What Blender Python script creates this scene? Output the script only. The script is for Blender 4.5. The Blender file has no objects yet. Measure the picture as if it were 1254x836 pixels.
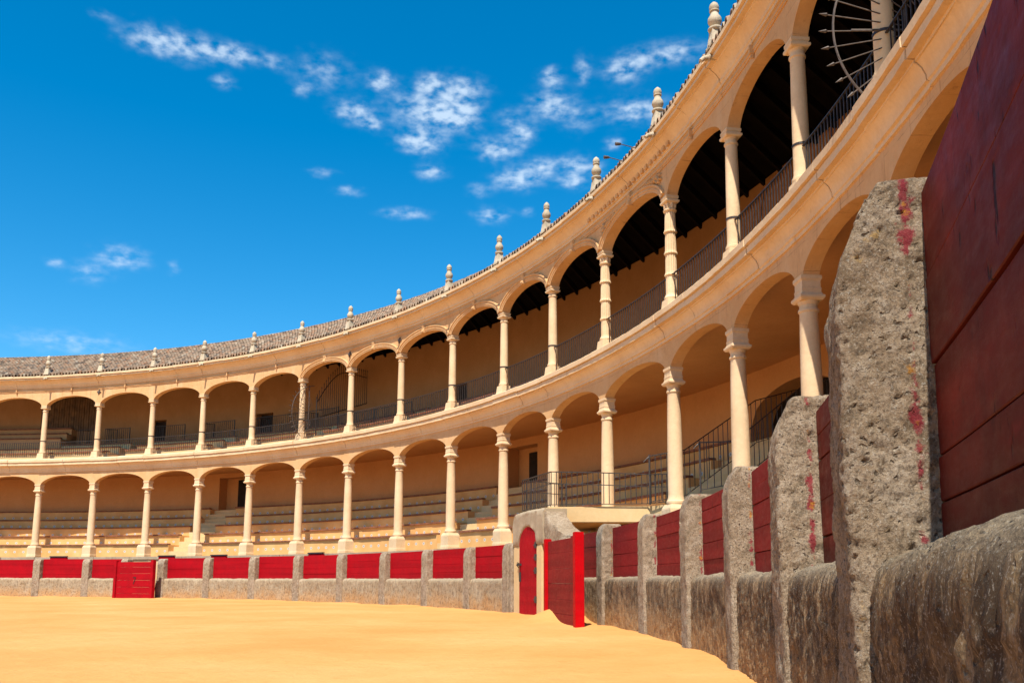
import bpy, bmesh, math, random
from math import sin, cos, pi, radians as rad, degrees as deg, sqrt, atan2
from mathutils import Vector, Matrix, noise
random.seed(7)
S = bpy.context.scene
COL = S.collection

# ------------------------------------------------------------------ camera, sky, sun, exposure
cam_d = bpy.data.cameras.new('camera'); cam = bpy.data.objects.new('camera', cam_d); COL.objects.link(cam)
S.camera = cam
cam_d.sensor_width = 36.0; cam_d.lens = 36.0 * 1113.55 / 1254.0; cam_d.shift_y = 132.0 / 1254.0
cam_d.clip_start = 0.05; cam_d.clip_end = 2000
yaw, pitch, roll = rad(70.182), rad(8.2806), rad(0.2444)
F = Vector((sin(yaw)*cos(pitch), cos(yaw)*cos(pitch), sin(pitch)))
Rt = Vector((cos(yaw), -sin(yaw), 0)); Up = Rt.cross(F)
r_ = Rt*cos(roll) + Up*sin(roll); u_ = -Rt*sin(roll) + Up*cos(roll)
M3 = Matrix((r_, u_, -F)).transposed()
cam.matrix_world = Matrix.Translation((0, -34.2837, 0.7861)) @ M3.to_4x4()

SUN_DIR = Vector((-1.0, -0.125, 0.0)).normalized(); SUN_EL = rad(59)
L = Vector((SUN_DIR.x*cos(SUN_EL), SUN_DIR.y*cos(SUN_EL), sin(SUN_EL)))
sl = bpy.data.lights.new('sun', 'SUN'); sl.energy = 5.0; sl.angle = rad(0.53); sl.color = (1.0, 0.93, 0.82)
so = bpy.data.objects.new('sun', sl); COL.objects.link(so); so.rotation_euler = L.to_track_quat('Z', 'Y').to_euler()
so.location = (-30, 0, 60)

CLOUDS = [(47.92,30.28,2.26,.58,1),(51.77,30.38,1.47,.44,.9),(51.3,28.84,.67,.29,.6),(54.32,30.28,.68,.29,.5),(57.53,30.18,1.8,.78,.5),(56.3,29.07,.78,.34,.4),(59.58,28.15,1.11,.49,.9),(60.71,27.57,.55,.29,.8),(61.36,30.0,.79,.44,.85),(64.51,28.52,2.22,.88,1),(66.73,29.85,1.4,.58,.8),(64.45,30.09,.84,.39,.8),(66.59,28.35,1.11,.58,1),(63.96,26.7,1.31,.49,1),(64.73,25.11,.86,.34,.9),(59.4,23.67,.85,.24,.6),(63.12,22.61,1.43,.29,.7),(69.1,26.51,1.2,.49,1),(68.8,22.68,1.06,.39,.8),(70.83,27.35,.77,.44,.9),(72.7,28.94,1.34,.68,.9),(72.72,30.51,.74,.39,.8),(74.89,30.79,.51,.63,.7),(77.73,30.76,1.25,.58,.9),(80.75,31.41,2.06,.49,.85),(78.54,28.44,2.22,.58,.8),(76.87,26.73,.55,.29,.8),(72.06,25.43,.86,.49,.9),(70.34,24.79,1.29,.49,1),(74.18,25.64,.97,.44,.85),(74.16,24.65,.86,.34,.9),(69.87,28.22,.77,.49,.5),(75.62,25.36,.75,.39,.5),(67.9,24.12,.75,.34,.5),(46.08,18.44,1.28,.58,.7),(44.28,17.34,.92,.49,.5),(42.49,17.67,.46,.24,.6),(43.67,13.35,3.01,.49,.6),(48.99,18.24,.41,.34,.4),(57.64,24.6,.86,.24,.5),(44.0,30.91,.68,.19,.4),(74.61,28.07,.88,.68,.35),(71.22,22.94,.42,.24,.5)]

def build_world():
    w = bpy.data.worlds.new('World'); S.world = w; w.use_nodes = True
    nt = w.node_tree; N = nt.nodes; K = nt.links; N.clear()
    out = N.new('ShaderNodeOutputWorld'); bg = N.new('ShaderNodeBackground'); bg.inputs['Strength'].default_value = 0.097
    sky = N.new('ShaderNodeTexSky'); sky.sky_type = 'NISHITA'; sky.sun_disc = False
    sky.sun_elevation = SUN_EL; sky.sun_rotation = math.atan2(SUN_DIR.x, SUN_DIR.y) % (2*pi)
    sky.altitude = 700; sky.air_density = 1.0; sky.dust_density = 0.35; sky.ozone_density = 2.6
    hs = N.new('ShaderNodeHueSaturation'); hs.inputs['Saturation'].default_value = 1.46; hs.inputs['Value'].default_value = 1.2
    hs.inputs['Hue'].default_value = 0.49
    K.new(sky.outputs[0], hs.inputs['Color'])
    tc = N.new('ShaderNodeTexCoord'); sep = N.new('ShaderNodeSeparateXYZ'); K.new(tc.outputs['Generated'], sep.inputs[0])
    def m(op, a, b=None, c=None):
        n = N.new('ShaderNodeMath'); n.operation = op
        for i, v in enumerate((a, b, c)):
            if v is None: continue
            if isinstance(v, (int, float)): n.inputs[i].default_value = v
            else: K.new(v, n.inputs[i])
        return n.outputs[0]
    az = m('MULTIPLY', m('ARCTAN2', sep.outputs[0], sep.outputs[1]), 180/pi)
    el = m('MULTIPLY', m('ARCSINE', sep.outputs[2]), 180/pi)
    cb = N.new('ShaderNodeCombineXYZ'); K.new(az, cb.inputs[0]); K.new(el, cb.inputs[1])
    nz0 = N.new('ShaderNodeTexNoise'); nz0.inputs['Scale'].default_value = 0.9; nz0.inputs['Detail'].default_value = 5
    K.new(cb.outputs[0], nz0.inputs['Vector'])
    wv = N.new('ShaderNodeVectorMath'); wv.operation = 'MULTIPLY_ADD'; K.new(nz0.outputs['Color'], wv.inputs[0])
    wv.inputs[1].default_value = (.8, .4, 0); K.new(cb.outputs[0], wv.inputs[2])
    ofs = N.new('ShaderNodeVectorMath'); ofs.operation = 'SUBTRACT'; K.new(wv.outputs[0], ofs.inputs[0]); ofs.inputs[1].default_value = (.4, .2, 0)
    tot = None
    for (a, e, ra, re, s) in CLOUDS:
        d = N.new('ShaderNodeVectorMath'); d.operation = 'SUBTRACT'; K.new(ofs.outputs[0], d.inputs[0]); d.inputs[1].default_value = (a, e, 0)
        sc = N.new('ShaderNodeVectorMath'); sc.operation = 'MULTIPLY'; K.new(d.outputs[0], sc.inputs[0]); sc.inputs[1].default_value = (.80/ra, .70/re, 0)
        dt = N.new('ShaderNodeVectorMath'); dt.operation = 'DOT_PRODUCT'; K.new(sc.outputs[0], dt.inputs[0]); K.new(sc.outputs[0], dt.inputs[1])
        g = m('MULTIPLY', m('EXPONENT', m('MULTIPLY', dt.outputs['Value'], -1.3)), s)
        tot = g if tot is None else m('ADD', tot, g)
    nz = N.new('ShaderNodeTexNoise'); nz.inputs['Scale'].default_value = 1.15; nz.inputs['Detail'].default_value = 4.5; nz.inputs['Roughness'].default_value = .46
    sc2 = N.new('ShaderNodeVectorMath'); sc2.operation = 'MULTIPLY'; K.new(cb.outputs[0], sc2.inputs[0]); sc2.inputs[1].default_value = (1, 1.8, 1)
    K.new(sc2.outputs[0], nz.inputs['Vector'])
    rg = N.new('ShaderNodeMapRange'); rg.interpolation_type = 'SMOOTHSTEP'
    K.new(m('MULTIPLY', m('MINIMUM', tot, 1.15), m('MULTIPLY_ADD', nz.outputs['Fac'], 3.4, -0.85)), rg.inputs['Value'])
    rg.inputs['From Min'].default_value = .02; rg.inputs['From Max'].default_value = 1.45; rg.inputs['To Max'].default_value = .70
    mix = N.new('ShaderNodeMixRGB'); K.new(rg.outputs[0], mix.inputs[0]); K.new(hs.outputs[0], mix.inputs[1]); mix.inputs[2].default_value = (5.2, 6.2, 7.2, 1)
    K.new(mix.outputs[0], bg.inputs[0]); K.new(bg.outputs[0], out.inputs[0])
build_world()
S.view_settings.view_transform = 'Standard'; S.view_settings.look = 'None'
S.view_settings.exposure = 0.75; S.view_settings.gamma = 1.0; S.view_settings.use_curve_mapping = False
S.render.engine = 'CYCLES'; S.cycles.use_denoising = True
S.cycles.max_bounces = 8; S.cycles.diffuse_bounces = 5

# ------------------------------------------------------------------ materials
def newmat(name):
    m = bpy.data.materials.new(name); m.use_nodes = True
    nt = m.node_tree; b = nt.nodes['Principled BSDF']
    return m, nt, nt.nodes, nt.links, b
def geo_pos(nt):
    return nt.nodes.new('ShaderNodeNewGeometry').outputs['Position']
def noise_n(nt, vec, scale, detail=5, rough=.6, stretch=None):
    n = nt.nodes.new('ShaderNodeTexNoise'); n.inputs['Scale'].default_value = scale; n.inputs['Detail'].default_value = detail; n.inputs['Roughness'].default_value = rough
    if stretch:
        v = nt.nodes.new('ShaderNodeVectorMath'); v.operation = 'MULTIPLY'; nt.links.new(vec, v.inputs[0]); v.inputs[1].default_value = stretch; vec = v.outputs[0]
    nt.links.new(vec, n.inputs['Vector']); return n.outputs['Fac']
def ramp(nt, fac, stops):
    r = nt.nodes.new('ShaderNodeValToRGB'); nt.links.new(fac, r.inputs[0]); e = r.color_ramp.elements
    while len(e) < len(stops): e.new(.5)
    for el, (p, c) in zip(e, stops): el.position = p; el.color = (*c, 1)
    return r.outputs[0]
def mixc(nt, fac, a, b, mode='MIX'):
    m = nt.nodes.new('ShaderNodeMixRGB'); m.blend_type = mode
    for i, v in enumerate((fac, a, b)):
        if isinstance(v, (int, float)): m.inputs[i].default_value = v
        elif isinstance(v, tuple): m.inputs[i].default_value = (*v, 1)
        else: nt.links.new(v, m.inputs[i])
    return m.outputs[0]
def mth(nt, op, a, b=None):
    n = nt.nodes.new('ShaderNodeMath'); n.operation = op
    for i, v in enumerate((a, b)):
        if v is None: continue
        if isinstance(v, (int, float)): n.inputs[i].default_value = v
        else: nt.links.new(v, n.inputs[i])
    return n.outputs[0]
def mrange(nt, v, a, b, c=0., d=1.):
    n = nt.nodes.new('ShaderNodeMapRange'); nt.links.new(v, n.inputs[0])
    for i, x in enumerate((a, b, c, d)): n.inputs[i+1].default_value = x
    return n.outputs[0]
def bump(nt, b, h, strength=.4, dist=.02, prev=None):
    n = nt.nodes.new('ShaderNodeBump'); n.inputs['Strength'].default_value = strength; n.inputs['Distance'].default_value = dist
    nt.links.new(h, n.inputs['Height'])
    if prev is not None: nt.links.new(prev, n.inputs['Normal'])
    nt.links.new(n.outputs[0], b.inputs['Normal']); return n.outputs[0]
def zof(nt, p):
    s = nt.nodes.new('ShaderNodeSeparateXYZ'); nt.links.new(p, s.inputs[0]); return s.outputs[2]

def stone(name, c1, c2, c3, rough=.85, stain=(.30, .19, .10), stain_amt=.35, bmp=.35, sc=1.0):
    m, nt, N, K, b = newmat(name); p = geo_pos(nt)
    big = noise_n(nt, p, .9*sc, 6, .65); fine = noise_n(nt, p, 14*sc, 6, .7); mid = noise_n(nt, p, 3.4*sc, 5, .6)
    c = ramp(nt, big, [(.3, c1), (.52, c2), (.72, c3)])
    c = mixc(nt, mth(nt, 'MULTIPLY', mrange(nt, fine, .35, .7), .22), c, tuple(x*.62 for x in c1))
    st = noise_n(nt, p, 2.2, 6, .7, (1, 1, .22))
    c = mixc(nt, mth(nt, 'MULTIPLY', mrange(nt, st, .54, .74), stain_amt), c, stain)
    blot = noise_n(nt, p, 6.0, 4, .6)
    c = mixc(nt, mth(nt, 'MULTIPLY', mrange(nt, blot, .62, .72), stain_amt*.8), c, tuple(x*.7 for x in stain))
    if name == 'facade_limestone':
        rs = noise_n(nt, p, 4.5, 6, .8, (1, 1, .09)); c = mixc(nt, mth(nt, 'MULTIPLY', mrange(nt, rs, .58, .68), .5), c, (.22, .10, .04))
        rs2 = noise_n(nt, p, 1.6, 3, .5, (1, 1, .5)); c = mixc(nt, mth(nt, 'MULTIPLY', mrange(nt, rs2, .55, .7), .4), c, (.62, .43, .25))
        s3 = N.new('ShaderNodeSeparateXYZ'); K.new(p, s3.inputs[0])
        an = mth(nt, 'MULTIPLY', mth(nt, 'ARCTAN2', s3.outputs[0], s3.outputs[1]), 37.12)
        wob = mth(nt, 'MULTIPLY', noise_n(nt, p, 3.0, 3), .05)
        fj = mth(nt, 'ABSOLUTE', mth(nt, 'SUBTRACT', mth(nt, 'FRACT', mth(nt, 'DIVIDE', mth(nt, 'ADD', an, wob), .83)), .5))
        fh = mth(nt, 'ABSOLUTE', mth(nt, 'SUBTRACT', mth(nt, 'FRACT', mth(nt, 'DIVIDE', mth(nt, 'ADD', s3.outputs[2], wob), .47)), .5))
        jn = mth(nt, 'MULTIPLY', mth(nt, 'MAXIMUM', mrange(nt, fj, .008, .003), mrange(nt, fh, .014, .005)), mrange(nt, mid, .42, .6))
        c = mixc(nt, mth(nt, 'MULTIPLY', jn, .7), c, (.20, .10, .04))
    K.new(c, b.inputs['Base Color']); b.inputs['Roughness'].default_value = rough; b.inputs['Specular IOR Level'].default_value = .25
    h = mth(nt, 'ADD', mth(nt, 'MULTIPLY', mid, .8), mth(nt, 'MULTIPLY', fine, .5)); bump(nt, b, h, bmp, .03)
    return m
M = {}
M['facade'] = stone('facade_limestone', (.54, .305, .13), (.59, .355, .165), (.62, .395, .20), stain=(.42, .22, .08), stain_amt=.32)
M['column'] = stone('column_limestone', (.61, .42, .24), (.67, .49, .295), (.71, .535, .34), stain=(.42, .26, .13), stain_amt=.25)
M['finial'] = stone('finial_stone', (.36, .29, .19), (.47, .39, .275), (.55, .475, .36), stain=(.16, .13, .08), stain_amt=.6, bmp=.6, sc=3)
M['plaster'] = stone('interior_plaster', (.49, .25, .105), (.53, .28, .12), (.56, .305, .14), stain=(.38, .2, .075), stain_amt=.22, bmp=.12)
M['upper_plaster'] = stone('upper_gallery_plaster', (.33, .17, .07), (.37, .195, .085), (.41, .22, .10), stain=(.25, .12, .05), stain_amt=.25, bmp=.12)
M['cream'] = stone('cream_plaster', (.57, .385, .18), (.62, .44, .22), (.66, .49, .27), stain=(.5, .33, .13), stain_amt=.35, bmp=.15)
M['coping'] = stone('coping_stone', (.30, .23, .15), (.38, .30, .20), (.43, .35, .25), stain=(.2, .15, .1), stain_amt=.6, bmp=.5, sc=2)

def seat_mat():
    m, nt, N, K, b = newmat('seat_riser_plaster'); p = geo_pos(nt)
    big = noise_n(nt, p, 1.2, 5); c = ramp(nt, big, [(.3, (.55, .285, .085)), (.5, (.61, .335, .115)), (.7, (.66, .40, .16))])
    uv = N.new('ShaderNodeUVMap'); sp = N.new('ShaderNodeSeparateXYZ'); K.new(uv.outputs[0], sp.inputs[0])
    fu = mth(nt, 'SUBTRACT', mth(nt, 'FRACT', mth(nt, 'DIVIDE', sp.outputs[0], .52)), .5)
    du = mth(nt, 'DIVIDE', mth(nt, 'MULTIPLY', fu, .52), .075); dv = mth(nt, 'DIVIDE', mth(nt, 'SUBTRACT', sp.outputs[1], .17), .06)
    d = mth(nt, 'SQRT', mth(nt, 'ADD', mth(nt, 'MULTIPLY', du, du), mth(nt, 'MULTIPLY', dv, dv)))
    c = mixc(nt, mth(nt, 'LESS_THAN', d, 1.0), c, (.56, .50, .42)); c = mixc(nt, mth(nt, 'LESS_THAN', d, .5), c, (.27, .25, .27))
    K.new(c, b.inputs['Base Color']); b.inputs['Roughness'].default_value = .8
    bump(nt, b, noise_n(nt, p, 18, 4), .15, .02); return m
M['seat'] = seat_mat()

def sand_mat():
    m, nt, N, K, b = newmat('arena_sand'); p = geo_pos(nt)
    big = noise_n(nt, p, .35, 5, .55); mid = noise_n(nt, p, 2.2, 6, .7); fine = noise_n(nt, p, 45, 5, .75)
    c = ramp(nt, big, [(.3, (.51, .235, .068)), (.5, (.56, .272, .088)), (.7, (.60, .308, .112))])
    c = mixc(nt, mth(nt, 'MULTIPLY', mrange(nt, mid, .45, .75), .35), c, (.42, .20, .055))
    c = mixc(nt, mth(nt, 'MULTIPLY', mrange(nt, fine, .55, .8), .3), c, (.45, .25, .08))
    K.new(c, b.inputs['Base Color']); b.inputs['Roughness'].default_value = .95; b.inputs['Specular IOR Level'].default_value = .1
    tr = noise_n(nt, p, 5.5, 4, .6); c2 = mixc(nt, mth(nt, 'MULTIPLY', mrange(nt, tr, .60, .72), .35), c, (.40, .19, .05)); K.new(c2, b.inputs['Base Color'])
    n1 = bump(nt, b, mid, .5, .06); n2 = bump(nt, b, tr, .45, .05, n1); bump(nt, b, fine, .6, .012, n2); return m
M['sand'] = sand_mat()
def ground_mat():
    m, nt, N, K, b = newmat('dry_ground'); c = ramp(nt, noise_n(nt, geo_pos(nt), .3), [(.3, (.3, .22, .14)), (.7, (.42, .33, .22))])
    K.new(c, b.inputs['Base Color']); b.inputs['Roughness'].default_value = .95; return m
M['ground'] = ground_mat()

def barrier_mat(name, base, dark_amt=.88):  # a higher amount gives a darker base ramp, stronger dark streaks and specks
    m, nt, N, K, b = newmat(name); p = geo_pos(nt); z = zof(nt, p)
    big = noise_n(nt, p, 2.3, 6, .65); mid = noise_n(nt, p, 11, 6, .72); fine = noise_n(nt, p, 75, 6, .8)
    if not base:
        c = ramp(nt, big, [(.3, (.25, .17, .10)), (.5, (.35, .26, .17)), (.7, (.44, .345, .245))])
        c = mixc(nt, mth(nt, 'MULTIPLY', mrange(nt, mid, .5, .72), .55), c, (.55, .47, .37))
        c = mixc(nt, mth(nt, 'MULTIPLY', mrange(nt, mid, .5, .34), .75), c, (.12, .085, .05))
    else:
        c = ramp(nt, big, ([(.3, (.20, .12, .055)), (.5, (.30, .19, .09)), (.7, (.40, .28, .15))] if dark_amt > .5 else [(.3, (.34, .245, .14)), (.5, (.43, .325, .20)), (.7, (.50, .40, .27))]))
        c = mixc(nt, mth(nt, 'MULTIPLY', mrange(nt, mid, .52, .72), .4), c, (.62, .52, .38))
        stk = noise_n(nt, p, 9, 7, .8, (1, 1, .2))
        msk = mth(nt, 'MULTIPLY', mrange(nt, stk, .42, .54), mrange(nt, z, .10, .45))
        c = mixc(nt, mth(nt, 'MULTIPLY', msk, dark_amt), c, (.055, .034, .019))
        sm = mth(nt, 'ADD', z, mth(nt, 'MULTIPLY', mth(nt, 'SUBTRACT', big, .5), .9))
        c = mixc(nt, mth(nt, 'MULTIPLY', mrange(nt, sm, .50, .05), .8), c, (.52, .27, .09))
        c = mixc(nt, mth(nt, 'MULTIPLY', mrange(nt, mid, .50, .36), .7), c, (.10, .055, .028))
        ldg = mrange(nt, z, .79, .87); c = mixc(nt, mth(nt, 'MULTIPLY', ldg, .7), c, mixc(nt, mid, (.30, .22, .13), (.46, .39, .28)))
        spl = noise_n(nt, p, 17, 5, .75, (1, 1, .35)); c = mixc(nt, mth(nt, 'MULTIPLY', mrange(nt, spl, .56, .66), .6), c, (.52, .38, .22))
    c = mixc(nt, mth(nt, 'MULTIPLY', mrange(nt, fine, .48, .62), .75 if dark_amt > .5 else .45), c, (.07, .05, .035))
    vo = N.new('ShaderNodeTexVoronoi'); vo.inputs['Scale'].default_value = 30
    wn = N.new('ShaderNodeTexNoise'); wn.inputs['Scale'].default_value = 22; wn.inputs['Detail'].default_value = 4; K.new(p, wn.inputs['Vector'])
    wm = N.new('ShaderNodeVectorMath'); wm.operation = 'MULTIPLY_ADD'; K.new(wn.outputs['Color'], wm.inputs[0]); wm.inputs[1].default_value = (.06, .06, .06); K.new(p, wm.inputs[2]); K.new(wm.outputs[0], vo.inputs['Vector'])
    pit = mth(nt, 'MULTIPLY', mrange(nt, vo.outputs['Distance'], .26, .10), mrange(nt, mid, .42, .58))
    c = mixc(nt, mth(nt, 'MULTIPLY', pit, .75), c, (.05, .036, .025))
    spk = noise_n(nt, p, 130, 3, .7); c = mixc(nt, mth(nt, 'MULTIPLY', mrange(nt, spk, .56, .68), .5), c, (.60, .55, .46))
    lich = noise_n(nt, p, 5, 5, .7)
    c = mixc(nt, mth(nt, 'MULTIPLY', mrange(nt, lich, .68, .74), .5), c, (.55, .32, .07))
    if not base:
        at = N.new('ShaderNodeAttribute'); at.attribute_name = 'paint'
        pm = noise_n(nt, p, 7, 7, .75)
        pa = mth(nt, 'MULTIPLY', at.outputs['Fac'], 1.0)
        c = mixc(nt, mth(nt, 'MULTIPLY', mrange(nt, mth(nt, 'ADD', mth(nt, 'MULTIPLY', pm, 1.3), mth(nt, 'MULTIPLY', pa, .37)), .98, 1.06), .85), c, (.24, .010, .026))
        pm2 = noise_n(nt, p, 9, 5, .7, (1, 1, 1.3))
        c = mixc(nt, mth(nt, 'MULTIPLY', mrange(nt, mth(nt, 'ADD', mth(nt, 'MULTIPLY', pm2, 1.3), mth(nt, 'MULTIPLY', pa, .30)), 1.0, 1.08), .75), c, (.46, .20, .02))
    K.new(c, b.inputs['Base Color']); b.inputs['Roughness'].default_value = .9; b.inputs['Specular IOR Level'].default_value = .2
    h = mth(nt, 'SUBTRACT', mth(nt, 'ADD', mth(nt, 'MULTIPLY', mid, .9), mth(nt, 'MULTIPLY', fine, .7)), mth(nt, 'MULTIPLY', pit, .9))
    bump(nt, b, h, 1.0, .026); return m
M['post'] = barrier_mat('porous_post_stone', False); M['wallbase'] = barrier_mat('weathered_wall_stone', True); M['pale_wallbase'] = barrier_mat('pale_wall_stone', True, .30)  # far wall segments get the paler, less streaked stone

def paint(name, col, dark, wear=.35, rough=.45, scratch=(.55, .12, .1)):
    k75 = lambda t: tuple(x*.82 for x in t); col, dark, scratch = k75(col), k75(dark), k75(scratch)
    m, nt, N, K, b = newmat(name); p = geo_pos(nt)
    big = noise_n(nt, p, 2.5, 5, .6); c = mixc(nt, mrange(nt, big, .35, .7), dark, col)
    sc = noise_n(nt, p, 7, 6, .7, (1, 1, 3.0)); c = mixc(nt, mth(nt, 'MULTIPLY', mrange(nt, sc, .60, .74), wear), c, scratch)
    sp = noise_n(nt, p, 30, 4, .6, (1, 1, .5)); c = mixc(nt, mth(nt, 'MULTIPLY', mrange(nt, sp, .66, .72), wear*1.4), c, tuple(x*.25 for x in dark))
    st = noise_n(nt, p, 9, 5, .7, (1, 1, .12)); c = mixc(nt, mth(nt, 'MULTIPLY', mrange(nt, st, .55, .75), wear), c, tuple(x*.5 for x in dark))
    zb = noise_n(nt, p, 1.0, 2, .5, (.15, .15, 4.2)); c = mixc(nt, mth(nt, 'MULTIPLY', mrange(nt, zb, .42, .62), .3+wear*.5), c, tuple(x*.6 for x in dark))
    gg = noise_n(nt, p, 13, 3, .5, (1, 1, .45)); c = mixc(nt, mth(nt, 'MULTIPLY', mrange(nt, gg, .68, .71), min(1, wear*1.6)), c, tuple(x*.18 for x in dark))
    K.new(c, b.inputs['Base Color']); K.new(mrange(nt, sc, .3, .7, rough-.1, rough+.2), b.inputs['Roughness'])
    b.inputs['Specular IOR Level'].default_value = .07
    bump(nt, b, mth(nt, 'ADD', mth(nt, 'MULTIPLY', st, .6), mth(nt, 'ADD', mth(nt, 'MULTIPLY', sc, .4), mth(nt, 'MULTIPLY', mrange(nt, gg, .71, .66), .8))), .4, .012); return m
M['red'] = paint('red_barrier_paint', (.43, .003, .010), (.34, .004, .010), .13, .62, (.50, .05, .05))
M['red_worn'] = paint('worn_red_paint', (.31, .024, .022), (.24, .018, .017), .4, .55, (.30, .06, .045))
M['red_old'] = paint('old_maroon_paint', (.25, .030, .017), (.11, .014, .009), .75, .5, (.30, .05, .04))
M['red_door'] = paint('red_door_paint', (.44, .006, .014), (.36, .006, .012), .12, .6)
M['red_edge'] = paint('bright_red_paint', (.56, .002, .006), (.48, .002, .006), .08, .5)

def plain(name, col, rough=.6, metal=0., var=.3, sc=6):
    m, nt, N, K, b = newmat(name); p = geo_pos(nt); n = noise_n(nt, p, sc, 5, .6)
    c = ramp(nt, n, [(.3, tuple(x*(1-var) for x in col)), (.7, tuple(min(1, x*(1+var)) for x in col))])
    K.new(c, b.inputs['Base Color']); b.inputs['Roughness'].default_value = rough; b.inputs['Metallic'].default_value = metal
    b.inputs['Specular IOR Level'].default_value = .1 if max(col) < .03 else .4
    bump(nt, b, noise_n(nt, p, sc*6, 4), .15, .01); return m
M['iron'] = plain('dark_wrought_iron', (.035, .026, .022), .5, .1, .5, 12)
M['rust'] = plain('weathered_iron', (.085, .065, .055), .6, .1, .4, 12)
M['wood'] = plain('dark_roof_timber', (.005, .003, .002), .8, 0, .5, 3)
M['wood2'] = plain('dark_partition_board', (.11, .06, .03), .8, 0, .5, 3)
M['door'] = plain('dark_door_wood', (.020, .013, .010), .6, 0, .4, 4)
M['nosing'] = plain('brick_nosing', (.20, .075, .035), .8, 0, .4, 5)
M['black'] = plain('black_housing', (.03, .03, .03), .5, 0, .3, 6)
M['figure'] = plain('painted_figure', (.035, .006, .006), .6, 0, .3, 8)
M['grey'] = plain('grey_metal', (.45, .44, .42), .45, .4, .2, 8)

def tile_mat():
    m, nt, N, K, b = newmat('clay_roof_tile'); at = N.new('ShaderNodeAttribute'); at.attribute_name = 'tid'
    c = ramp(nt, at.outputs['Fac'], [(0, (.09, .06, .04)), (.25, (.21, .145, .095)), (.5, (.29, .20, .13)), (.7, (.27, .13, .065)), (.85, (.38, .31, .22)), (1, (.13, .10, .08))])
    p = geo_pos(nt); n = noise_n(nt, p, 7, 6, .7)
    c = mixc(nt, mth(nt, 'MULTIPLY', mrange(nt, n, .5, .68), .35), c, (.08, .06, .045)); c = mixc(nt, mth(nt, 'MULTIPLY', mrange(nt, n, .46, .34), .3), c, (.50, .43, .32))
    K.new(c, b.inputs['Base Color']); b.inputs['Roughness'].default_value = .9; bump(nt, b, noise_n(nt, p, 40, 4), .3, .01); return m
M['tile'] = tile_mat()

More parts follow.
